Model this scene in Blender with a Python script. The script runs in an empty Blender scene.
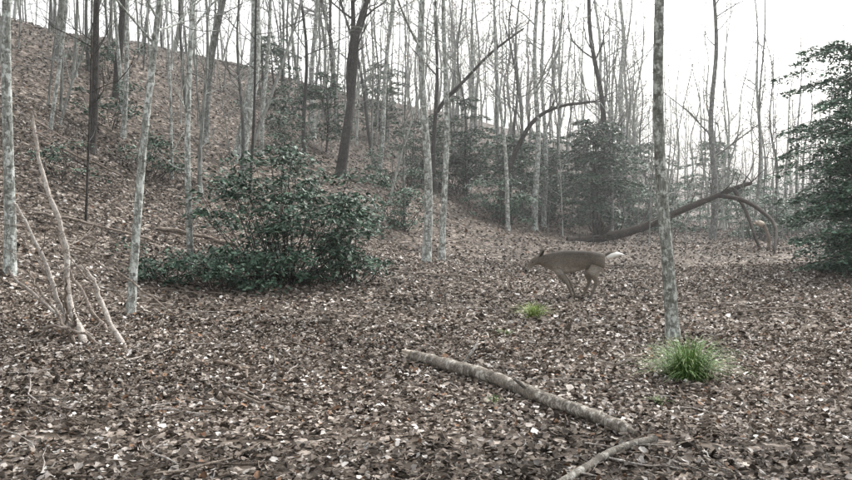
import bpy, math, random
import numpy as np
from mathutils import Vector
random.seed(7); rng=np.random.default_rng(11)
scene=bpy.context.scene
scene.view_settings.view_transform='Standard'; scene.view_settings.look='None'; scene.view_settings.exposure=0

# ------------------------------------------------------------ terrain
_w=[(rng.uniform(0,6.28),k,rng.uniform(0,6.28),a) for k,a in [(0.25,.10),(0.4,.08),(0.7,.045),(1.1,.03),(1.7,.018),(2.6,.010),(4.1,.006)]]
def G(x,y):
    x=np.asarray(x,float); y=np.asarray(y,float)
    s=-0.91*(x+5.5)+0.42*(y-15)
    s=s-np.maximum(0,x-10)*0.25
    sp=1.6*np.logaddexp(0,s/1.6)
    z=0.47*sp
    top=11.2+0.02*np.maximum(0,-x)
    z=top-1.5*np.logaddexp(0,(top-z)/1.5)
    b=0
    for (a,k,p,am) in _w:
        b=b+am*np.sin(k*(x*math.cos(a)+y*math.sin(a))+p)*np.cos(k*0.8*(x*math.sin(a)-y*math.cos(a))+p*2)
    hill=np.clip((sp)/6,0,1)
    return z+b*(0.5+1.2*hill)
def g(x,y): return float(G(x,y))

# ------------------------------------------------------------ mesh helpers
def mk_data(name,V,F,mat,col=None,smooth=True):
    V=np.asarray(V,np.float32)
    me=bpy.data.meshes.new(name)
    F=np.asarray(F,np.int32); n=F.shape[1]
    me.vertices.add(len(V)); me.vertices.foreach_set('co',V.ravel())
    me.loops.add(F.size); me.loops.foreach_set('vertex_index',F.ravel())
    me.polygons.add(len(F)); me.polygons.foreach_set('loop_start',np.arange(0,F.size,n,dtype=np.int32))
    me.polygons.foreach_set('loop_total',np.full(len(F),n,np.int32))
    me.polygons.foreach_set('use_smooth',np.full(len(F),smooth))
    me.update(calc_edges=True)
    if col is not None:
        ca=me.color_attributes.new('Col','FLOAT_COLOR','POINT')
        c=np.ones((len(V),4),np.float32); c[:,:3]=col
        ca.data.foreach_set('color',c.ravel())
    me.materials.append(mat)
    return me
def put(name,me,loc=(0,0,0),parent=None):
    ob=bpy.data.objects.new(name,me); ob.location=loc
    scene.collection.objects.link(ob)
    if parent: ob.parent=parent
    return ob
def mk_mesh(name,V,F,mat,col=None,smooth=True,loc=(0,0,0),parent=None):
    return put(name,mk_data(name,V,F,mat,col,smooth),loc,parent)

class Tubes:
    def __init__(s): s.V=[];s.F=[];s.C=[];s.n=0
    def add(s,P,R,sides=6,col=(1,1,1),rough=0.0):
        P=np.asarray(P,float); R=np.asarray(R,float); m=len(P)
        sides=sides+(sides%2)
        T=np.gradient(P,axis=0); T/=np.linalg.norm(T,axis=1)[:,None]+1e-9
        ref=np.array([0,1.0,0]) if abs(T[0][1])<0.9 else np.array([1.0,0,0])
        A=np.cross(T,ref); A/=np.linalg.norm(A,axis=1)[:,None]+1e-9
        B=np.cross(T,A)
        th=np.linspace(0,2*math.pi,sides,endpoint=False)
        rr=R[:,None]*(1+rough*rng.normal(0,1,(m,sides)))
        ring=P[:,None,:]+rr[:,:,None]*(np.cos(th)[None,:,None]*A[:,None,:]+np.sin(th)[None,:,None]*B[:,None,:])
        s.V.append(ring.reshape(-1,3))
        i=np.arange(m-1)[:,None]*sides; j=np.arange(sides)[None,:]; j2=(j+1)%sides
        f=np.stack([i+j,i+j2,i+sides+j2,i+sides+j],-1).reshape(-1,4)+s.n
        s.F.append(f); k=m*sides
        if sides>4:
            for e,o in ((0,s.n),(m-1,s.n+(m-1)*sides)):
                c=s.n+k; s.V.append(P[e][None]); k+=1
                s.F.append(np.array([[c,o+a,o+(a+1)%sides,o+(a+2)%sides] for a in range(0,sides,2)]))
        s.n+=k
        s.C.append(np.tile(np.array(col,float),(k,1)))
    def data(s,name,mat): return mk_data(name,np.concatenate(s.V),np.concatenate(s.F),mat,col=np.concatenate(s.C))
    def obj(s,name,mat,**kw): return put(name,s.data(name,mat),**kw)

def nrm(a): return a/(np.linalg.norm(a,axis=1)[:,None]+1e-9)
def leaf_arrays(pos,w,L,W,fold,u=None):
    N=len(pos); w=nrm(w)
    if u is None: u=rng.normal(0,1,(N,3))
    u=nrm(u-(u*w).sum(1)[:,None]*w); v=np.cross(w,u)
    T=[(-.5,0,0),(-.22,.5,1),(.18,.42,1),(.5,0,.25),(.18,-.42,1),(-.22,-.5,1)]
    out=np.empty((N,6,3))
    for k,(a,b,c) in enumerate(T):
        jit=1+rng.normal(0,.22,N) if b else np.ones(N)
        out[:,k]=pos+u*(a*L*(1+rng.normal(0,.12,N)))[:,None]+v*(b*W*jit)[:,None]+w*(c*fold*L*(1+(rng.normal(0,.6,N) if b else 0)))[:,None]
    base=np.arange(N)[:,None,None]*6
    F=(base+np.array([[0,1,2,3],[0,3,4,5]])[None]).reshape(-1,4)
    return out.reshape(-1,3),F
class Leaves:
    def __init__(s): s.V=[];s.F=[];s.C=[];s.n=0
    def add(s,pos,w,L,W,fold,col,u=None):
        V,F=leaf_arrays(pos,w,L,W,fold,u)
        s.V.append(V); s.F.append(F+s.n); s.n+=len(V)
        c=np.repeat(col,6,axis=0); c=c*np.clip(1+rng.normal(0,.13,(len(c),1)),.5,1.5); s.C.append(c)
    def obj(s,name,mat,**kw):
        return mk_mesh(name,np.concatenate(s.V),np.concatenate(s.F),mat,col=np.concatenate(s.C),smooth=False,**kw)

# ------------------------------------------------------------ materials
def newmat(name):
    m=bpy.data.materials.new(name); m.use_nodes=True
    nt=m.node_tree; b=nt.nodes['Principled BSDF']
    b.inputs['Specular IOR Level'].default_value=0.15
    b.inputs['Roughness'].default_value=0.85
    return m,nt,b
def N(nt,t,**kw):
    n=nt.nodes.new(t)
    for k,v in kw.items():
        if k in n.inputs: n.inputs[k].default_value=v
        else: setattr(n,k,v)
    return n
def ramp(nt,stops,interp='LINEAR'):
    r=nt.nodes.new('ShaderNodeValToRGB'); r.color_ramp.interpolation=interp
    e=r.color_ramp.elements
    while len(e)<len(stops): e.new(0.5)
    for i,(p,c) in enumerate(stops):
        e[i].position=p; e[i].color=(c[0],c[1],c[2],1)
    return r
def mixc(nt,a,b,fac,mode='MIX'):
    m=nt.nodes.new('ShaderNodeMix'); m.data_type='RGBA'; m.blend_type=mode
    for s,x in ((0,fac),(6,a),(7,b)):
        if hasattr(x,'links'): nt.links.new(x,m.inputs[s])
        elif s==0: m.inputs[0].default_value=x
        else: m.inputs[s].default_value=(x[0],x[1],x[2],1)
    return m.outputs[2]

def attr_mat(name,rough=.8,spec=.15):
    m,nt,b=newmat(name)
    a=N(nt,'ShaderNodeVertexColor',layer_name='Col')
    nt.links.new(a.outputs[0],b.inputs['Base Color'])
    b.inputs['Roughness'].default_value=rough; b.inputs['Specular IOR Level'].default_value=spec
    return m
M_leaf=attr_mat('leaf_litter_mat',.85,.12)
M_fol=attr_mat('evergreen_leaf_mat',.5,.3)
M_grass=attr_mat('grass_mat',.6,.2)

def bark(name,c_dark,c_mid,c_light,lich,lich_amt,scale=1.0,far=False):
    m,nt,b=newmat(name)
    geo=N(nt,'ShaderNodeNewGeometry')
    mp=N(nt,'ShaderNodeMapping'); mp.inputs['Scale'].default_value=(12*scale,12*scale,2.0*scale)
    nt.links.new(geo.outputs['Position'],mp.inputs[0])
    n1=N(nt,'ShaderNodeTexNoise',Scale=3.0,Detail=3.0 if far else 5.0,Roughness=.75); nt.links.new(mp.outputs[0],n1.inputs['Vector'])
    if far:
        r1=ramp(nt,[(.34,c_dark),(.5,c_mid),(.64,c_light),(.72,lich)]); nt.links.new(n1.outputs['Fac'],r1.inputs[0]); c=r1.outputs[0]
        oi=N(nt,'ShaderNodeObjectInfo'); c=mixc(nt,c,oi.outputs['Color'],1.0,'MULTIPLY')
        nt.links.new(c,b.inputs['Base Color']); return m
    r1=ramp(nt,[(.34,c_dark),(.5,c_mid),(.66,c_light)]); nt.links.new(n1.outputs['Fac'],r1.inputs[0])
    mp2=N(nt,'ShaderNodeMapping'); mp2.inputs['Scale'].default_value=(1,1,.6)
    nt.links.new(geo.outputs['Position'],mp2.inputs[0])
    n2=N(nt,'ShaderNodeTexNoise',Scale=13.0,Detail=4.0,Roughness=.75); nt.links.new(mp2.outputs[0],n2.inputs['Vector'])
    r2=ramp(nt,[(.62-lich_amt*.3,(0,0,0)),(.70-lich_amt*.3,(.9,.9,.9))]); nt.links.new(n2.outputs['Fac'],r2.inputs[0])
    c=mixc(nt,r1.outputs[0],lich,r2.outputs[0])
    mp3=N(nt,'ShaderNodeMapping'); mp3.inputs['Scale'].default_value=(1,1,1.7); mp3.inputs['Location'].default_value=(13,5,2)
    nt.links.new(geo.outputs['Position'],mp3.inputs[0])
    n3=N(nt,'ShaderNodeTexNoise',Scale=7.0,Detail=4.0,Roughness=.75); nt.links.new(mp3.outputs[0],n3.inputs['Vector'])
    r3=ramp(nt,[(.52,(0,0,0)),(.60,(.85,.85,.85))]); nt.links.new(n3.outputs['Fac'],r3.inputs[0])
    c=mixc(nt,c,[v*1.2 for v in c_dark],r3.outputs[0])
    a=N(nt,'ShaderNodeVertexColor',layer_name='Col')
    c=mixc(nt,c,a.outputs[0],1.0,'MULTIPLY')
    nt.links.new(c,b.inputs['Base Color'])
    bp=N(nt,'ShaderNodeBump',Strength=.9,Distance=.02); nt.links.new(n1.outputs['Fac'],bp.inputs['Height'])
    nt.links.new(bp.outputs[0],b.inputs['Normal'])
    return m
M_pale=bark('pale_lichen_bark',(.095,.092,.08),(.27,.285,.26),(.44,.465,.435),(.68,.72,.69),.42)
M_grey=bark('grey_bark',(.06,.058,.052),(.155,.16,.148),(.27,.285,.265),(.47,.50,.47),.25)
M_dark=bark('dark_bark',(.022,.02,.018),(.05,.046,.041),(.10,.095,.09),(.19,.2,.19),.0)
M_far=bark('distant_bark',(.10,.10,.09),(.26,.27,.255),(.40,.42,.40),(.56,.59,.56),.25,.5,True)
M_dead=bark('bleached_wood',(.17,.145,.125),(.42,.38,.345),(.58,.545,.51),(.70,.68,.64),.2,3)
M_log=bark('weathered_log',(.085,.075,.064),(.23,.21,.185),(.37,.35,.32),(.58,.57,.54),.35,2)

# ------------------------------------------------------------ ground
def ground():
    nx,ny=340,420
    u=np.linspace(-1,1,nx); x=np.sinh(u*4.2)/math.sinh(4.2)*450
    v=np.linspace(0,1,ny); y=-12+ (np.expm1(v*4.6)/math.expm1(4.6))*620
    X,Y=np.meshgrid(x,y); Z=G(X,Y)
    V=np.stack([X,Y,Z],-1).reshape(-1,3)
    i=np.arange(ny-1)[:,None]*nx; j=np.arange(nx-1)[None]
    F=np.stack([i+j,i+j+1,i+nx+j+1,i+nx+j],-1).reshape(-1,4)
    m,nt,b=newmat('leaf_covered_ground')
    geo=N(nt,'ShaderNodeNewGeometry')
    wn=N(nt,'ShaderNodeTexNoise',Scale=9.0,Detail=2.0); nt.links.new(geo.outputs['Position'],wn.inputs['Vector'])
    vm=N(nt,'ShaderNodeVectorMath',operation='MULTIPLY_ADD'); vm.inputs[1].default_value=(.12,.12,.12)
    nt.links.new(wn.outputs['Color'],vm.inputs[0]); nt.links.new(geo.outputs['Position'],vm.inputs[2])
    vo=N(nt,'ShaderNodeTexVoronoi',Scale=11.0); nt.links.new(vm.outputs[0],vo.inputs['Vector'])
    sep=N(nt,'ShaderNodeSeparateColor'); nt.links.new(vo.outputs['Color'],sep.inputs[0])
    r=ramp(nt,[(0,(.032,.026,.021)),(.35,(.075,.060,.048)),(.65,(.14,.114,.094)),(.86,(.24,.205,.175)),(1,(.45,.40,.36))])
    nt.links.new(sep.outputs[0],r.inputs[0])
    big=N(nt,'ShaderNodeTexNoise',Scale=.55,Detail=4.0); nt.links.new(geo.outputs['Position'],big.inputs['Vector'])
    rb=ramp(nt,[(.32,(.55,.53,.51)),(.68,(1.2,1.18,1.15))]); nt.links.new(big.outputs['Fac'],rb.inputs[0])
    c=mixc(nt,r.outputs[0],rb.outputs[0],1.0,'MULTIPLY')
    nt.links.new(c,b.inputs['Base Color'])
    bp=N(nt,'ShaderNodeBump',Strength=.9,Distance=.05); nt.links.new(sep.outputs[1],bp.inputs['Height'])
    nt.links.new(bp.outputs[0],b.inputs['Normal'])
    mk_mesh('ground',V,F,m)
ground()

PAL=np.array([(.06,.048,.039),(.112,.090,.073),(.172,.142,.117),(.245,.208,.176),(.335,.292,.255),(.46,.418,.38),(.70,.665,.625),(.22,.135,.088)])
def scatter_leaves(Ls,n,d0,d1,prob,smin,smax,lift):
    d=np.sqrt(rng.uniform(d0*d0,d1*d1,n)); t=rng.uniform(-.62,.62,n)
    x=t*d+rng.uniform(-1,1,n); y=d
    edge=6.86+.03*np.sin(x*7)+.02*np.sin(x*17)  # border of the imitated mirror band; leaves thinned along it as a dark line
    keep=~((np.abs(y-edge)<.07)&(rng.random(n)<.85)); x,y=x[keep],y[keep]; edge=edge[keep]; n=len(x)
    z=G(x,y); e=.05
    gx=(G(x+e,y)-z)/e; gy=(G(x,y+e)-z)/e
    w=np.stack([-gx,-gy,np.ones(n)],1)+rng.normal(0,.36,(n,3))
    w[:,2]=np.abs(w[:,2])+.1
    L=rng.uniform(smin,smax,n)*rng.choice([.75,1,1.2],n); W=L*rng.uniform(.4,.85,n)
    idx=rng.choice(len(PAL),n,p=prob)
    c=PAL[idx]*rng.uniform(.8,1.2,(n,1))
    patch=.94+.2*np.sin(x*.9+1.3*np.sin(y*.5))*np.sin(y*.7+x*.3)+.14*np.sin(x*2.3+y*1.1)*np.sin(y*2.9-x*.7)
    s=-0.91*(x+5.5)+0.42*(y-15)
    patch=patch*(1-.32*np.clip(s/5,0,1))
    patch=np.where(y<edge,patch*.66,patch)  # mirror reflection imitated by darkening the leaf colours nearest the camera
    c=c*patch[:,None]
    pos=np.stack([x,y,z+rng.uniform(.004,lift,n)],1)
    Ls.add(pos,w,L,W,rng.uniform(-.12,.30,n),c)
LL=Leaves()
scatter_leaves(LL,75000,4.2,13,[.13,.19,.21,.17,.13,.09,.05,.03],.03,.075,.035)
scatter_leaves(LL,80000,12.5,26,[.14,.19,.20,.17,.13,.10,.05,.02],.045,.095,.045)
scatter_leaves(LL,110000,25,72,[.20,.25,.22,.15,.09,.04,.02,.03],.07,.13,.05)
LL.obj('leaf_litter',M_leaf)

T=Tubes()
for k in range(760):
    d=math.sqrt(random.uniform(25,45*45)) if k<340 else random.uniform(5,16)
    x=random.uniform(-.55,.55)*d; a=random.uniform(0,6.28); l=random.uniform(.15,.8)*(1 if d<15 else 1.8); r=random.uniform(.003,.008)*(1 if d<15 else 1.8)
    if k>700: x=random.uniform(-.5,-.15)*d; l*=1.6; r*=1.5
    pts=[]; cx,cy=x,d
    for i in range(5):
        pts.append((cx,cy,g(cx,cy)+.02+random.uniform(0,.03))); a+=random.gauss(0,.3)
        cx+=math.cos(a)*l/4; cy+=math.sin(a)*l/4
    c=random.choice([(1,1,1),(.6,.55,.5),(.35,.31,.28)])
    T.add(pts,[r,r*.95,r*.85,r*.7,r*.4],5,c)
T.obj('fallen_twigs',M_dead)

# ------------------------------------------------------------ trees
def grow_branch(T,p,dirv,length,r,depth,sides,col):
    n=5 if depth else 4
    P=[np.array(p,float)]; d=np.array(dirv,float); d/=np.linalg.norm(d)
    for i in range(n):
        d=d+np.array([random.gauss(0,.18),random.gauss(0,.18),random.gauss(.06,.13)]); d/=np.linalg.norm(d)
        P.append(P[-1]+d*length/n)
    R=np.linspace(r,r*.3,n+1)
    T.add(P,R,sides,col)
    if depth>0:
        for k in range(random.randint(2,4)):
            i=random.randint(1,n); q=P[i]
            dd=(P[i]-P[i-1]); dd/=np.linalg.norm(dd)
            dd=dd+np.array([random.gauss(0,.55),random.gauss(0,.55),random.gauss(.15,.4)])
            grow_branch(T,q,dd,length*random.uniform(.35,.65),R[i]*.65,depth-1,4,col)
def tree(T,x,y,r,H,lean=0,leany=0,bow=0,first=.35,nb=14,depth=2,sides=14,seg=22,col=(1,1,1),twig=0.012,base=None,low=0,wob=1.0,flare=.22):
    zb=(g(x,y) if base is None else base)-.15
    P=[];R=[]
    ph=random.uniform(0,6.28); ph2=random.uniform(0,6.28); am=r*.6*wob
    for i in range(seg+1):
        f=i/seg; z=H*f**1.15
        ox=lean*z+bow*(z/6)*(1-z/H)+am*math.sin(z*.9+ph)-am*math.sin(ph); oy=leany*z+am*math.cos(z*.7+ph2)-am*math.cos(ph2)
        P.append((ox,oy,z)); fl=1+flare*math.exp(-z/(r*2.2+.05))
        R.append(max(.012,r*fl*(1-.82*f**.9)))
    P=np.array(P)+np.array([x,y,zb])
    T.add(P,R,sides,col,rough=.03)
    for k in range(nb+low):
        f=random.uniform(first,.98) if k<nb else random.uniform(.08,first)
        i=f*seg; i0=min(seg-1,int(i)); q=P[i0]+(P[i0+1]-P[i0])*(i-i0)
        rr=R[i0]
        a=random.uniform(0,6.28); up=random.uniform(.2,1.2)
        L=H*random.uniform(.12,.26)*(1.15-f) + .5
        if k>=nb: L*=.45; rr*=.4
        grow_branch(T,q,(math.cos(a),math.sin(a),up),L,max(twig,rr*random.uniform(.3,.5)),depth if k<nb else 1,5,col)

# x, y, radius, height, lean, bark, extras
TR=[
 (-6.50,14.0,.095,15,.044,'p',dict(bow=-.1)),
 (-4.27,12.9,.068,13,.088,'p',dict(bow=.12)),
 (-8.69,23.4,.105,16,.060,'d',dict(low=2)),
 (-4.50,17.2,.070,14,.022,'p',dict(low=2)),
 (-6.29,30.4,.22,19,.095,'p',dict()),
 (-5.80,31.8,.09,16,.05,'p',dict()),
 (0.0,23.4,.120,18,-.018,'p',dict(bow=.05)),
 (.44,24.7,.095,17,.004,'p',dict()),
 (3.46,12.5,.098,15,-.045,'g2',dict(bow=.08)),
 (-1.93,36.2,.11,15,.09,'p',dict(low=2)),
 (-.68,29,.05,8,.0,'g',dict(low=2,first=.3)),
 (3.2,35,.09,16,-.073,'p',dict(low=3)),
 (4.6,38,.14,19,-.008,'p',dict()),
 (5.3,40.5,.12,18,-.02,'p',dict(low=2)),
 (9.3,45,.19,21,-.12,'d',dict(low=3,bow=.3)),
 (13.0,60,.23,23,-.01,'p',dict()),
 (11.6,57,.17,21,-.08,'p',dict()),
 (13.35,42,.17,19,.0,'g',dict(low=6,first=.22,nb=20)),
 (-7.5,30.4,.15,17,.2,'g',dict(bow=-.4)),
 (-10.0,24,.055,12,.14,'p',dict(low=2)),
 (-7.0,18.5,.03,7,.03,'d',dict(low=3,first=.3)),
 (-8.9,26.5,.08,15,.07,'p',dict()),
 (-10.6,31,.14,16,.02,'d',dict()),
 (-13.5,33,.13,16,.05,'g',dict()),
 (-9.9,29.5,.07,15,-.03,'p',dict()),
 (-5.0,40,.13,17,.03,'p',dict()),
 (-4.3,44,.11,16,-.05,'d',dict(low=2)),
 (2.1,44,.11,17,.02,'p',dict(low=2)),
 (3.9,47,.10,17,-.03,'g',dict(low=2)),
 (7.2,50,.12,18,.02,'p',dict()),
 (6.1,43,.06,13,.04,'g',dict(low=3)),
 (8.3,40,.06,13,-.03,'p',dict(low=3)),
 (17.5,48,.10,16,.03,'g',dict(low=4)),
 (19.5,52,.13,17,-.05,'p',dict(low=4)),
 (22.5,55,.09,14,.02,'g',dict(low=4)),
 (-9.6,19.5,.04,10,.10,'p',dict(low=2)),
 (-6.9,24.5,.045,11,-.02,'p',dict(low=2)),
 (-5.2,26.5,.05,12,.05,'d',dict(low=2)),
]
MM={'p':M_pale,'g':M_grey,'d':M_dark,'g2':bark('mottled_bark',(.095,.093,.08),(.22,.23,.205),(.36,.38,.345),(.60,.63,.59),.38,1.4)}
KN={'p':'birch_tree','g':'bare_tree','d':'dark_bare_tree','g2':'bare_tree'}
for (x,y,r,H,lean,k,ex) in TR:
    T=Tubes(); e=dict(ex)
    if y<27: e['depth']=1
    tree(T,x,y,r,H,lean=lean,leany=random.uniform(-.02,.02),**e)
    T.obj(KN[k],MM[k])

def interp(pts,n=24):
    pts=np.array(pts,float); k=np.linspace(0,len(pts)-1,n); out=[]
    for t in k:
        i=min(int(t),len(pts)-2); f=t-i
        p0=pts[max(i-1,0)];p1=pts[i];p2=pts[i+1];p3=pts[min(i+2,len(pts)-1)]
        out.append(.5*((2*p1)+(-p0+p2)*f+(2*p0-5*p1+4*p2-p3)*f*f+(-p0+3*p1-3*p2+p3)*f**3))
    return np.array(out)

T=Tubes(); b0=g(-3.08,33.4)
T.add([(-3.2,33.4,b0-.2),(-3.1,33.4,b0+.6),(-2.95,33.4,b0+1.6),(-2.75,33.4,b0+2.8)],[.23,.19,.17,.16],12,rough=.03)
for pts,r in (([(-2.78,33.4,b0+2.6),(-2.62,33.3,b0+4.2),(-2.45,33.2,b0+5.6),(-1.95,33.1,b0+6.8),(-1.3,33,b0+8.2),(-.9,33,b0+11)],.14),
              ([(-2.78,33.4,b0+2.6),(-2.85,33.5,b0+4),(-2.7,33.6,b0+5.4),(-2.75,33.7,b0+7),(-3.1,33.8,b0+9.5),(-3.2,33.8,b0+12)],.12),
              ([(-2.5,33.3,b0+5.2),(-2.2,33.4,b0+6.2),(-2.3,33.4,b0+7.5),(-1.9,33.4,b0+9.5)],.08)):
    pp=interp(pts,14); T.add(pp,np.linspace(r,r*.35,14),9,rough=.03)
    for k in range(6):
        q=pp[random.randint(3,13)]; a=random.uniform(0,6.28)
        grow_branch(T,q,(math.cos(a),math.sin(a),.8),2.2,.04,2,5,(1,1,1))
T.obj('forked_dark_tree',M_dark)

T=Tubes()
zb=g(3.04,38)
pp=interp([(3.0,38,zb-.2),(3.15,38,zb+.9),(3.55,38,3.35),(4.4,38,5.04),(5.45,38.1,5.75),(6.92,38.2,6.0)])
T.add(pp,np.linspace(.15,.05,24),9,rough=.04)
for k in range(9): grow_branch(T,pp[random.randint(8,23)],(random.uniform(-.2,.8),random.gauss(0,.5),random.uniform(-.3,1)),1.3,.03,1,4,(1,1,1))
T.obj('bent_dark_tree',M_dark)
T=Tubes()
tree(T,.35,38.5,.11,15,lean=.01,low=2)
pp=interp([(.45,38.4,5.6),(.9,38.2,6.2),(1.44,38,6.7),(2.7,38,8.0),(4.1,38,9.05)],16)
T.add(pp,np.linspace(.10,.04,16),7)
for k in range(5): grow_branch(T,pp[random.randint(4,15)],(random.uniform(0,.8),random.gauss(0,.5),random.uniform(-.2,1)),1.4,.03,1,4,(1,1,1))
T.obj('limbed_dark_tree',M_dark)

def woods(name,variants,n,place,tints):
    root=bpy.data.objects.new(name,None); scene.collection.objects.link(root)
    for k in range(n):
        x,y,sc,lx=place()
        o=put('tree_part',random.choice(variants),(x,y,g(x,y)),root)
        o.rotation_euler=(random.gauss(0,.03),lx,random.uniform(0,6.28)); w=sc*random.uniform(.7,1.25); o.scale=(w,w,sc)
        c=random.choice(tints); o.color=(c,c,c*.98,1)
VT=[]
for k in range(12):
    T=Tubes(); tree(T,0,0,random.uniform(.05,.14),random.uniform(12,20),lean=random.gauss(0,.03),bow=random.gauss(0,.5),first=random.uniform(.2,.4),nb=random.randint(13,22),depth=2,sides=8,seg=14,twig=.018,low=4,base=0,wob=2.5); VT.append(T.data('woodland_tree',M_far))
def pl():
    while True:
        d=math.sqrt(random.uniform(42**2,150**2)); t=random.uniform(-.64,.64); x=t*d
        s=-.91*(x+5.5)+.42*(d-15)
        if s>48: continue
        if t>.3 and random.random()<.3: continue
        return x,d,random.uniform(.7,1.15),random.gauss(0,.07)
woods('distant_trees',VT,280,pl,[.22,.4,.7,1.0,1.2])
def pc_():
    d=random.uniform(45,85); return random.uniform(.0,.34)*d,d,random.uniform(.6,1.0),random.gauss(0,.08)
woods('woodland_trees',VT,45,pc_,[.3,.6,1.0,1.2,1.3])
VM=[]
for k in range(7):
    T=Tubes(); tree(T,0,0,random.uniform(.04,.075),random.uniform(9,14),lean=random.gauss(0,.05),bow=random.gauss(0,.4),first=.3,nb=14,depth=2,sides=8,seg=14,twig=.012,low=4,base=0,wob=2.5); VM.append(T.data('slope_tree_mesh',M_far))
def pm():
    while True:
        d=random.uniform(24,58); t=random.uniform(-.58,-.04)
        x=t*d
        if -.91*(x+5.5)+.42*(d-15)<3: continue
        return x,d,random.uniform(.7,1.2),random.gauss(0,.1)
woods('slope_trees',VM,62,pm,[.2,.4,.8,1.1,1.3])
VS=[]
for k in range(9):
    T=Tubes(); tree(T,0,0,random.uniform(.018,.035),random.uniform(4,8),lean=random.gauss(0,.08),bow=random.gauss(0,.4),first=.15,nb=12,depth=1,sides=6,seg=9,twig=.008,base=0); VS.append(T.data('sapling_mesh',M_far))
def ps():
    while True:
        d=random.uniform(24,95); t=random.uniform(-.62,.62)
        if -.12<t<.45 and d<34: continue
        return t*d,d,random.uniform(.6,1.3),random.gauss(0,.1)
woods('saplings',VS,300,ps,[.3,.6,.9,1.2])

LA=Leaves()
for k in range(150):
    d=random.uniform(55,120); t=random.choice([random.gauss(.10,.09),random.uniform(-.5,.55)]); x=t*d
    z=g(x,d)+random.uniform(3,15); m=60
    pos=rng.normal(0,1,(m,3))*np.array([1.6,1.6,.8])+np.array([x,d,z])
    pc=np.array(random.choice([(.42,.30,.20),(.45,.36,.26),(.36,.24,.18),(.34,.34,.2)]))
    LA.add(pos,rng.normal(0,1,(m,3)),rng.uniform(.10,.18,m),rng.uniform(.06,.12,m),rng.uniform(0,.2,m),pc*rng.uniform(.8,1.3,(m,1)))
LA.obj('autumn_foliage',M_fol)

# ------------------------------------------------------------ evergreen shrubs
GREEN=np.array([(.020,.044,.029),(.036,.076,.048),(.062,.120,.078),(.13,.205,.14)])
def shrub(x,y,w,dep,h,nc=45,nl=80,leaf=.10,tint=1.0,name='rhododendron_shrub'):
    zb=g(x,y)
    root=bpy.data.objects.new(name,None); root.location=(x,y,zb); scene.collection.objects.link(root)
    T=Tubes(); Lv=Leaves()
    for k in range(nc):
        while True:
            a,b,c=random.uniform(-1,1),random.uniform(-1,1),random.uniform(0,1)
            if a*a+b*b+(c-.35)**2*1.6<1.0*random.uniform(.75,1.25): break
        cx,cy,cz=a*w/2,b*dep/2,.12+c*h*random.uniform(.85,1.0)
        sx,sy=cx*.3+random.gauss(0,.12),cy*.3+random.gauss(0,.12)
        zz=g(x+sx,y+sy)-zb-.05
        cz+=max(0,g(x+cx,y+cy)-zb)*.7
        pts=interp([(sx,sy,zz),(sx*.6+cx*.4+random.gauss(0,.1),sy*.6+cy*.4,zz*.6+cz*.45),(cx,cy,cz)],7)
        T.add(pts,np.linspace(.012,.004,7),5)
        m=int(nl*random.uniform(.4,1.5)); rx=random.uniform(.14,.38)*(w/3)**.3
        off=rng.normal(0,1,(m,3))*np.array([rx*.75,rx*.75,rx*.22]); off[:,2]-=.14*(off[:,0]**2+off[:,1]**2)/rx
        pos=np.array([cx,cy,cz])+off
        u=off+rng.normal(0,.12,(m,3)); u[:,2]-=.08
        wv=np.array([0,-.15,1.0])+rng.normal(0,.45,(m,3))
        L=rng.uniform(.6,1.25,m)*leaf
        idx=rng.choice(4,m,p=[.25,.33,.27,.15]); col=GREEN[idx]*rng.uniform(.8,1.25,(m,1))*tint*random.uniform(.8,1.2)
        Lv.add(pos,wv,L,L*rng.uniform(.36,.52,m),rng.uniform(-.1,.15,m),col,u)
    T.obj('stems',M_dark,parent=root); Lv.obj('leaves',M_fol,parent=root)
shrub(-2.75,17.2,3.1,2.2,2.65,nc=90,nl=88,leaf=.11)
shrub(-1.6,18.0,1.7,1.6,1.9,nc=36,nl=75,leaf=.11)
shrub(-4.7,15.6,1.3,1.0,.7,nc=14,nl=45,leaf=.09)
shrub(-3.5,15.7,1.9,1.2,.9,nc=26,nl=65,leaf=.10)
shrub(-.9,29,2.4,1.5,1.5,nc=26,nl=70,leaf=.12,tint=1.1)
shrub(-1.8,27,1.6,1.5,.8,nc=12,nl=50,leaf=.12,tint=1.1)
shrub(3.0,36.5,3.0,2,1.9,nc=34,nl=80,leaf=.14,tint=1.1)
shrub(1.4,42,3.2,2,2.6,nc=40,nl=80,leaf=.15,tint=1.1)
shrub(5.6,42,3.4,2,2.2,nc=36,nl=80,leaf=.15,tint=1.1)
shrub(10.3,46,5.5,3,2.8,nc=68,nl=95,leaf=.17,tint=1.2)
shrub(13.6,50,4.5,3,3.1,nc=54,nl=90,leaf=.17,tint=1.2)
shrub(15.6,43,3.6,2,2.4,nc=40,nl=85,leaf=.15,tint=1.2)
shrub(19,50,4.5,2.5,3.2,nc=50,nl=85,leaf=.17,tint=1.3)
shrub(23,52,5,3,3.6,nc=50,nl=85,leaf=.18,tint=1.3)
shrub(18.0,40,3.4,2,2.0,nc=34,nl=80,leaf=.15,tint=1.2)
shrub(5.2,53,4.5,3,2.8,nc=36,nl=70,leaf=.17,tint=1.2)
shrub(-9.5,27,2.4,2,1.2,nc=18,nl=55,leaf=.12,tint=1.0)
shrub(-5.0,33,2.2,1.6,1.7,nc=20,nl=65,leaf=.13,tint=1.0)
shrub(-7.3,24,1.8,1.4,1.1,nc=14,nl=55,leaf=.12,tint=1.0)
shrub(-3.9,28,2.0,1.4,1.4,nc=16,nl=60,leaf=.12,tint=1.0)
shrub(-1.0,35,2.6,1.6,1.7,nc=24,nl=65,leaf=.13,tint=1.0)
shrub(-6.3,37,2.6,1.8,1.5,nc=18,nl=60,leaf=.14,tint=1.0)
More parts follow.
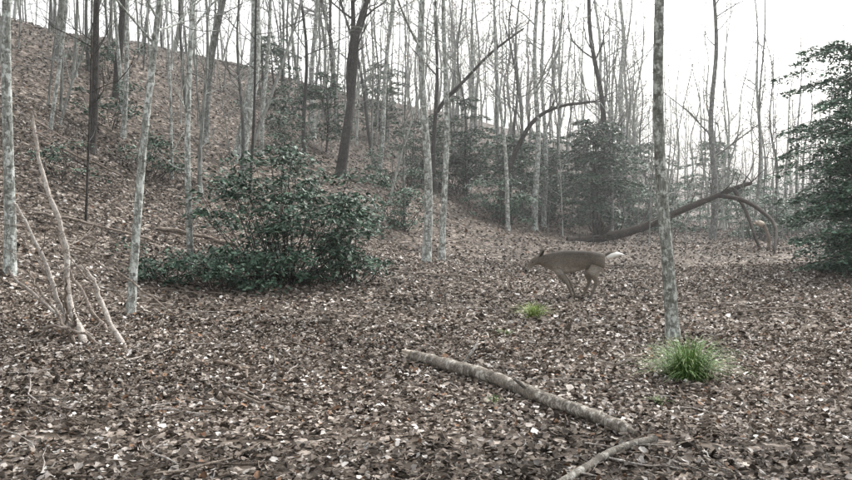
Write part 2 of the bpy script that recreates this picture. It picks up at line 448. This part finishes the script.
shrub(-.4,45,3.0,2,2.0,nc=24,nl=65,leaf=.15,tint=1.0)
shrub(-11.5,33,2.6,2,1.4,nc=16,nl=55,leaf=.13,tint=1.0)
shrub(-8.3,20.5,1.3,1.1,.7,nc=9,nl=45,leaf=.10,tint=1.0)

def evergreen(x,y,H,w,nbr=40,tint=1.0,leaf=.12,dens=90,name='evergreen_tree',bare=.12,top=.35):
    zb=g(x,y); root=bpy.data.objects.new(name,None); root.location=(x,y,zb); scene.collection.objects.link(root)
    T=Tubes(); Lv=Leaves()
    for st in range(2):
        lx,ly=random.gauss(0,.12)*H*.6,random.gauss(0,.1)*H*.6; hh=H*(1 if st==0 else random.uniform(.65,.85))
        tr=interp([(0,0,-.1),(lx*.3+random.gauss(0,.08),ly*.3,hh*.4),(lx*.6,ly*.7+random.gauss(0,.08),hh*.75),(lx,ly,hh)],12)
        T.add(tr,np.linspace(.02+H*.008,.008,12),8)
        for k in range(nbr if st==0 else nbr//2):
            f=bare+(1-bare)*random.random(); 
            p0=np.array([np.interp(f*11,np.arange(12),tr[:,c]) for c in range(3)])
            a=random.uniform(0,6.28); prof=math.sqrt(max(.02,1-((f-top)/(1.02-top if f>top else top+.25))**2))
            L=w/2*prof*random.uniform(.45,1.2)+.12
            up=random.uniform(.0,.35)
            end=p0+np.array([math.cos(a)*L,math.sin(a)*L,L*(up-.12)]); mid=p0+np.array([math.cos(a)*L*.5,math.sin(a)*L*.5,L*(up*.7+.05)])
            pts=interp([p0,mid,end],7); T.add(pts,np.linspace(.016,.005,7),4)
            m=int(dens*L*random.uniform(.6,1.4))+8
            t=rng.uniform(.15,1.05,m)**.8; base=np.stack([np.interp(t*6,np.arange(7),pts[:,c]) for c in range(3)],1)
            side=np.array([-math.sin(a),math.cos(a),0]); sgn=rng.choice([-1,1],m)
            so=rng.uniform(0,1,m)*(L*.30+.10)*(1.15-.6*t)+.02
            pos=base+side[None]*(so*sgn)[:,None]+rng.normal(0,.03,(m,3)); pos[:,2]-=so*.25+rng.uniform(0,.06,m)
            u=side[None]*sgn[:,None]+np.array([math.cos(a),math.sin(a),-.25])*.9+rng.normal(0,.35,(m,3))
            wv=np.array([0,0,1.])+rng.normal(0,.4,(m,3))
            LL_=rng.uniform(.6,1.3,m)*leaf
            col=GREEN[rng.choice(4,m,p=[.25,.33,.27,.15])]*rng.uniform(.8,1.2,(m,1))*tint*random.uniform(.8,1.2)
            Lv.add(pos,wv,LL_,LL_*rng.uniform(.35,.5,m),rng.uniform(-.1,.1,m),col,u)
    T.obj('trunk_and_branches',M_dark,parent=root); Lv.obj('leaves',M_fol,parent=root)
evergreen(7.6,40,5.2,3.8,60,1.0,.15,90)
evergreen(9.6,47,5.2,4.2,50,1.2,.16,80)
evergreen(6.2,44,4.2,3.4,44,1.1,.15,80)
evergreen(10.9,22.0,5.5,3.2,105,1.4,.11,140,bare=.02,top=.3)
evergreen(12.0,24.5,6.2,4.2,80,1.5,.12,120,bare=.02)
evergreen(1.9,41,4.6,3.0,44,1.1,.14,70)
evergreen(3.7,39.5,3.6,2.8,36,1.1,.14,70)
evergreen(13.8,56,5.0,4.2,40,1.3,.17,60)
evergreen(18.5,58,5.5,4.6,44,1.4,.18,60)
evergreen(-2.3,47,4.0,3.0,36,1.1,.15,60)
evergreen(-4.1,37,3.2,2.4,30,1.1,.13,60)
evergreen(-7.2,43,3.6,2.8,30,1.2,.14,60)
evergreen(-.2,40,3.0,2.4,30,1.0,.13,60)

# ------------------------------------------------------------ fallen tree
T=Tubes()
pp=interp([(5.6,35.6,.22),(6.9,35.8,.34),(8.56,36,.75),(10.2,36,1.45),(11.4,36,1.95),(12.5,36,2.4),(13.0,36,2.55)],22)
T.add(pp,np.linspace(.20,.07,22),12,(.8,.75,.7),rough=.07)
T.add(interp([(11.7,36,2.05),(12.3,34.5,1.8),(12.4,32,1.0),(11.6,30,.05)],12),np.linspace(.10,.05,12),8,(.75,.7,.65),rough=.04)
T.add(interp([(12.3,36,2.3),(12.5,35,1.3),(12.4,34,.6),(12.4,33.3,.0)],10),np.linspace(.08,.05,10),7,(.7,.65,.6))
for i in (5,7,9,11,13,15,17,18,20,21):
    grow_branch(T,pp[i],(random.uniform(-.2,.8),random.gauss(0,.6),random.uniform(.1,1)),random.uniform(.7,1.6),.03,1,4,(.7,.65,.6))
for k in range(22):
    a=random.uniform(0,6.28); q=random.uniform(.5,1)
    P=interp([(6.9,35.8,.4),(6.9+.3*q*math.cos(a)+random.gauss(0,.1),35.8+random.gauss(0,.2),.4+.45*q*abs(math.sin(a))),(6.9+.65*q*math.cos(a),35.7+random.gauss(0,.3),.3+1.0*q*abs(math.sin(a)))],6)
    T.add(P,np.linspace(.10*q,.02,6),5,(.5,.45,.4))
T.obj('fallen_tree',bark('fallen_bark',(.025,.022,.019),(.055,.048,.042),(.10,.09,.08),(.24,.24,.22),.1,1))
T=Tubes()
T.add(interp([(12.05,33,1.05),(12.4,33.3,1.0),(12.6,33.5,.9)],6),[.06,.09,.10,.10,.09,.07],10,(1.35,1.3,1.2),rough=.1)
T.add(interp([(12.5,33.4,1.0),(12.65,33.2,.5),(12.6,33,-.05)],6),np.linspace(.08,.06,6),8,(.5,.45,.4))
T.obj('broken_stump',M_dead)

# ------------------------------------------------------------ foreground log
T=Tubes()
n=44; A=np.array([-.18,10.25]); B=np.array([1.70,6.95]); P=[];R=[]
for i in range(n):
    f=i/(n-1); x,y=A+(B-A)*f; x+=.05*math.sin(f*5)+.012*math.sin(f*17)
    P.append((x,y,g(x,y)+.055+.03*math.sin(f*3.1))); R.append(.068-.018*f+.004*math.sin(i*1.7)+(0.007*random.random()))
R[0]=.045; R[-1]=.012;R[-2]=.03
T.add(P,R,16,(1,.97,.92),rough=.07)
T.add(interp([(.35,9.3,.12),(.5,9.4,.3),(.55,9.5,.38)],5),np.linspace(.02,.008,5),5)
T.add(interp([(.95,8.3,.1),(.85,8.2,.2),(.8,8.15,.24)],5),np.linspace(.022,.012,5),5)
T.obj('fallen_log',M_log)
T=Tubes()
e=np.array([-.18,10.25,g(-.18,10.25)+.065]); dr=np.array([A[0]-B[0],A[1]-B[1],0]); dr/=np.linalg.norm(dr)
for k in range(14):
    o=np.array([random.gauss(0,.024),0,random.gauss(0,.024)])
    T.add([e+o-dr*.08,e+o+dr*.05,e+o*1.1+dr*random.uniform(.08,.2)],[.025,.02,.003],5,(1.4,1.35,1.25))
o=T.obj('splintered_end',M_dead); o.parent=bpy.data.objects['fallen_log']
T=Tubes()
T.add(interp([(1.76,6.85,g(1.7,6.85)+.035),(1.4,6.55,g(1.35,6.5)+.035),(1.1,6.12,g(.95,6)+.035),(.7,5.5,.04)],12),np.linspace(.036,.026,12),8,(.8,.8,.78),rough=.08)  # added branch shape standing in for the log's mirror image
T.obj('mirrored_log',M_log)

def stick(pts,r0,r1,col=(1,1,1),mat=None,lift=.03):
    T=Tubes(); P=interp([(x,y,(g(x,y)+lift+h)) for x,y,h in pts],12); P+=rng.normal(0,.012,P.shape); T.add(P,np.linspace(r0,r1,12),7,col,rough=.08); T.obj('mirrored_log',mat or M_dead)
stick([(-2.35,9.9,0),(-2.0,9.4,.05),(-1.75,8.9,.02)],.022,.012,(.6,.52,.46))
stick([(-1.9,8.3,0),(-1.5,7.9,.04),(-1.1,7.8,.02),(-.9,7.4,0)],.016,.008,(.65,.6,.55))
stick([(-5.8,19.5,.05),(-5.0,19.8,.06),(-4.2,20.0,.03)],.05,.03,(.6,.55,.5))
stick([(-8.4,27,.1),(-7.7,27,.1),(-6.9,26,.05)],.06,.04,(.6,.55,.5))
stick([(-9.4,22,.05),(-8.6,22.2,.08),(-7.6,22.5,.05)],.04,.02,(.55,.5,.45))
stick([(-7.6,17.5,.1),(-6.6,18,.12),(-5.6,18.5,.05)],.03,.02,(.7,.65,.6))
stick([(3.4,15.6,0),(4.4,15.9,.06),(5.6,16.1,0)],.018,.012,(.7,.65,.6))
stick([(5.1,15.0,0),(6.0,14.6,.1),(6.6,14.5,.02)],.018,.012,(.7,.65,.6))
stick([(-.6,20.5,0),(.4,20.6,.05),(1.4,20.4,0)],.02,.012,(.8,.75,.7))
stick([(-5.0,12.4,1.0),(-4.1,12.8,.4),(-3.6,12.9,0)],.016,.010,(.8,.75,.7))

T=Tubes()
def db(pts,r0,r1,c=(1,1,1)):
    P=interp(pts,22); P+=rng.normal(0,.012,P.shape); T.add(P,np.linspace(r0,r1,22)*rng.uniform(.85,1.15,22),8,c,rough=.08); return P
a=db([(-5.06,11.6,3.0),(-4.93,11.6,2.2),(-4.62,11.5,1.36),(-4.53,11.4,.6),(-3.95,10.6,-.02)],.018,.050,(1.3,1.31,1.3))
b=db([(-5.35,11.7,1.85),(-4.93,11.6,1.1),(-4.6,11.4,.34),(-4.3,11.1,-.02)],.018,.042,(1.15,1.16,1.15))
c=db([(-4.5,11.4,1.05),(-4.23,11.3,.92),(-3.97,11.1,.46),(-3.5,10.6,-.02)],.020,.038,(1.25,1.25,1.23))
d=db([(-5.4,11.6,.95),(-4.8,11.5,.46),(-4.3,11.3,.2),(-3.7,11.1,.0)],.018,.03,(1.0,.98,.96))
db([(-5.0,12.2,1.5),(-4.75,12,.9),(-4.35,11.8,.35),(-3.9,11.6,.0)],.014,.03,(.85,.8,.76))
db([(-4.9,11,1.0),(-4.5,10.9,.5),(-4.1,10.7,.0)],.012,.022,(.7,.65,.6))
db([(-4.62,11.2,.0),(-4.5,11.2,.45),(-4.45,11.1,.9)],.02,.01,(.5,.45,.4))
db([(-4.4,10.8,.0),(-4.25,10.8,.3),(-4.2,10.7,.5)],.03,.012,(.4,.36,.33))
db([(-4.8,10.9,.0),(-4.55,10.8,.35),(-4.1,10.7,.25),(-3.6,10.5,.0)],.022,.014,(.8,.76,.72))
db([(-5.6,12.3,1.5),(-4.9,12.2,1.45),(-4.3,12.1,1.3)],.012,.01,(.7,.65,.6))
for P in (a,b,c,d):
    for k in range(7):
        grow_branch(T,P[random.randint(1,17)],(random.gauss(0,.7),random.gauss(0,.5),random.uniform(-.3,.8)),random.uniform(.3,.9),.011,1,4,(.85,.82,.8))
T.obj('dead_branches',M_dead)

# ------------------------------------------------------------ grass tufts
def tuft(x,y,w,h,n,cols,name='grass_tuft'):
    V=[];F=[];C=[];zb=g(x,y)
    for k in range(n):
        a=random.uniform(0,6.28); r0=abs(random.gauss(0,w*.10)); ln=h*random.uniform(.5,1.2)
        bx,by=math.cos(a)*r0,math.sin(a)*r0; b2=a+random.gauss(0,.5)
        out=w*.5*random.uniform(.15,1.1)*random.uniform(.55,1); up=ln*random.uniform(.5,1)
        wd=random.uniform(.0025,.005); sx,sy=-math.sin(b2)*wd,math.cos(b2)*wd
        c=random.choice(cols); base=len(V)
        for i in range(6):
            f=i/5; px=bx+math.cos(b2)*out*f**1.3; py=by+math.sin(b2)*out*f**1.3; pz=up*(1-(1-f)**1.8)-ln*.55*max(0,f-.35)**1.5*(out/w*2)
            q=1-f*.75
            V+= [(px-sx*q,py-sy*q,pz),(px+sx*q,py+sy*q,pz)]; C+=[[v*(.6+.5*f) for v in c]]*2
        for i in range(5): F.append((base+2*i,base+2*i+1,base+2*i+3,base+2*i+2))
    mk_mesh(name,V,F,M_grass,col=np.array(C),loc=(x,y,zb))
gc=[(.09,.18,.05),(.14,.25,.07),(.20,.33,.11),(.07,.14,.04),(.30,.37,.17)]
tuft(2.74,9.35,1.1,.45,1200,gc)
tuft(1.72,14.3,.80,.28,320,[(.18,.28,.07),(.27,.37,.10),(.36,.43,.15)])
tuft(.62,8.1,.22,.10,60,gc)
tuft(2.15,8.2,.3,.08,40,gc)
tuft(1.1,12.3,.4,.1,50,gc)
tuft(5.0,9.0,.3,.08,40,gc)

# ------------------------------------------------------------ deer
def deer():
    DX,DY=2.78,17.2; zb=g(DX+.1,DY)
    root=bpy.data.objects.new('white_tailed_deer',None); root.location=(DX,DY,zb+.01); scene.collection.objects.link(root); root.scale=(1.03,1.03,1.03)
    V=[];E=[];R=[]
    def v(x,y,z,rx,rz=None): V.append((x,y,z)); R.append((rx*1.12,(rz or rx)*1.18)); return len(V)-1
    def chain(ids):
        for a,b in zip(ids,ids[1:]): E.append((a,b))
    rump=v(.50,0,.71,.145,.175)
    loin=v(.30,0,.72,.14,.155); mid=v(.08,0,.69,.16,.185); chest=v(-.14,0,.67,.16,.21); sh=v(-.31,0,.675,.135,.185)
    n1=v(-.44,0,.695,.095,.135); n2=v(-.55,0,.71,.07,.095); hd=v(-.66,0,.71,.062,.072); hd2=v(-.73,0,.65,.054,.062); mz=v(-.795,0,.57,.038,.04); ns=v(-.83,0,.52,.028,.028)
    chain([rump,loin,mid,chest,sh,n1,n2,hd,hd2,mz,ns])
    pr=v(.60,0,.69,.10,.13); E.append((rump,pr))
    for s,o in ((-1,0),(1,.08)):
        y=s*.085
        a=v(-.27,y,.58,.09); b=v(-.22+o*.5,y,.46,.06); c=v(-.08+o,y,.29,.032); c2=v(-.03+o,y,.16,.021); d=v(.01+o,y,.055,.021); e=v(-.015+o,y,.012,.022)
        chain([sh,a,b,c,c2,d,e])
    for s,o in ((-1,0),(1,-.10)):
        y=s*.09
        a=v(.50+o*.2,y,.60,.12); b=v(.38+o*.6,y,.48,.085); c=v(.46+o,y,.315,.038); c2=v(.41+o,y,.18,.024); d=v(.36+o,y,.06,.022); e=v(.335+o,y,.012,.023)
        chain([rump,a,b,c,c2,d,e])
    me=bpy.data.meshes.new('body'); me.from_pydata(V,E,[])
    ob=bpy.data.objects.new('body',me); scene.collection.objects.link(ob); ob.parent=root
    md=ob.modifiers.new('Skin','SKIN'); md.use_smooth_shade=True
    if not me.skin_vertices:
        bpy.context.view_layer.objects.active=ob
        bpy.ops.mesh.customdata_skin_add()
    for i,(a,b) in enumerate(R): me.skin_vertices[0].data[i].radius=(a,b)
    me.skin_vertices[0].data[0].use_root=True
    sb=ob.modifiers.new('Sub','SUBSURF'); sb.levels=2; sb.render_levels=2
    m,nt,bs=newmat('deer_coat')
    tc=N(nt,'ShaderNodeTexCoord'); sp=N(nt,'ShaderNodeSeparateXYZ'); nt.links.new(tc.outputs['Object'],sp.inputs[0])
    no=N(nt,'ShaderNodeTexNoise',Scale=11.0,Detail=5.0); nt.links.new(tc.outputs['Object'],no.inputs['Vector'])
    ad=N(nt,'ShaderNodeMath',operation='MULTIPLY_ADD'); ad.inputs[1].default_value=.16; nt.links.new(no.outputs['Fac'],ad.inputs[0]); nt.links.new(sp.outputs[2],ad.inputs[2])
    r=ramp(nt,[(.06,(.05,.043,.035)),(.12,(.15,.13,.105)),(.50,(.20,.175,.145)),(.60,(.36,.33,.29)),(.68,(.165,.142,.116)),(.84,(.115,.098,.08)),(.93,(.05,.043,.036))])
    nt.links.new(ad.outputs[0],r.inputs[0]); 
    fn=N(nt,'ShaderNodeTexNoise',Scale=60.0,Detail=4.0); nt.links.new(tc.outputs['Object'],fn.inputs['Vector'])
    rf=ramp(nt,[(.3,(.6,.6,.6)),(.7,(1.35,1.35,1.35))]); nt.links.new(fn.outputs['Fac'],rf.inputs[0])
    nt.links.new(mixc(nt,r.outputs[0],rf.outputs[0],1.0,'MULTIPLY'),bs.inputs['Base Color'])
    me.materials.append(m)
    mw,ntw,bw=newmat('white_fur'); bw.inputs['Base Color'].default_value=(.8,.78,.74,1)
    mk,ntk,bk=newmat('dark_horn'); bk.inputs['Base Color'].default_value=(.02,.017,.015,1); bk.inputs['Roughness'].default_value=.3
    me2,nte,be=newmat('ear_fur'); be.inputs['Base Color'].default_value=(.10,.085,.07,1)
    T=Tubes(); T.add(interp([(.66,0,.76),(.76,.0,.80),(.88,0,.82),(1.0,0,.80)],9),[.03,.04,.05,.05,.048,.04,.03,.018,.004],8,rough=.12); T.obj('tail',mw,parent=root)
    T=Tubes(); T.add([(.60,0,.80),(.70,0,.835),(.82,0,.86)],[.035,.03,.01],6); T.obj('tail_top',me2,parent=root)
    dz=-.03
    for s in (-1,1):
        P=np.array([(-.615,s*.03,.79+dz),(-.60,s*.085,.83+dz),(-.565,s*.125,.895+dz),(-.545,s*.145,.945+dz),(-.525,s*.10,.905+dz),(-.54,s*.05,.84+dz)])
        Vv=np.concatenate([P,P+np.array([.014,0,.0])]); F=[(0,1,2,3),(0,3,4,5),(9,8,7,6),(11,10,9,6)]
        mk_mesh('ear',Vv,F,me2,parent=root)
    for s in (-1,1):
        bpy.ops.mesh.primitive_uv_sphere_add(segments=12,ring_count=8,radius=.015,location=(-.72,s*.054,.675)); e=bpy.context.object; e.name='eye'; e.data.materials.append(mk); e.parent=root
    T=Tubes(); T.add([(-.83,0,.525),(-.85,0,.51),(-.858,0,.503)],[.026,.024,.008],8); T.obj('nose',mk,parent=root)
    for s,xs in ((-1,(-.015,.335)),(1,(.065,.235))):
        for x in xs:
            T=Tubes(); T.add([(x,s*.087,.045),(x-.02,s*.087,.02),(x-.035,s*.087,-.005)],[.020,.024,.022],6); T.obj('hoof',mk,parent=root)
deer()

# ------------------------------------------------------------ thin mist in the hollow
bpy.ops.mesh.primitive_cube_add(size=1,location=(10,118,18)); mist=bpy.context.object; mist.name='mist'; mist.scale=(420,212,60)
mm=bpy.data.materials.new('mist_air'); mm.use_nodes=True; ntm=mm.node_tree; ntm.nodes.clear()
vs=ntm.nodes.new('ShaderNodeVolumeScatter'); vs.inputs['Density'].default_value=.002; vs.inputs['Color'].default_value=(1,1,1,1); vs.inputs['Anisotropy'].default_value=.2
ou=ntm.nodes.new('ShaderNodeOutputMaterial'); ntm.links.new(vs.outputs[0],ou.inputs['Volume']); mist.data.materials.append(mm)

# ------------------------------------------------------------ light, sky, camera
world=bpy.data.worlds.new('World'); scene.world=world; world.use_nodes=True
nt=world.node_tree; bg=nt.nodes['Background']
sky=nt.nodes.new('ShaderNodeTexSky'); sky.sky_type='NISHITA'; sky.sun_disc=False
el,az=math.radians(42),math.radians(35)
sky.sun_elevation=el; sky.sun_rotation=az; sky.dust_density=6; sky.air_density=1.5; sky.ozone_density=1
hs=nt.nodes.new('ShaderNodeHueSaturation'); hs.inputs['Saturation'].default_value=.15; hs.inputs['Value'].default_value=2.6
nt.links.new(sky.outputs[0],hs.inputs['Color']); nt.links.new(hs.outputs[0],bg.inputs[0]); bg.inputs[1].default_value=.15
sd=bpy.data.lights.new('sun','SUN'); sd.energy=1.3; sd.angle=math.radians(18); sd.color=(1,.96,.9)
so=bpy.data.objects.new('sun',sd); scene.collection.objects.link(so)
dv=Vector((math.sin(az)*math.cos(el),math.cos(az)*math.cos(el),math.sin(el)))
so.rotation_euler=dv.to_track_quat('Z','Y').to_euler()

cam=bpy.data.cameras.new('camera'); co=bpy.data.objects.new('camera',cam); scene.collection.objects.link(co)
cam.sensor_width=36; cam.lens=38.03; cam.clip_end=2000; cam.clip_start=.05
co.location=(0,0,1.87); co.rotation_euler=(math.radians(90-2.545),0,0)
scene.camera=co
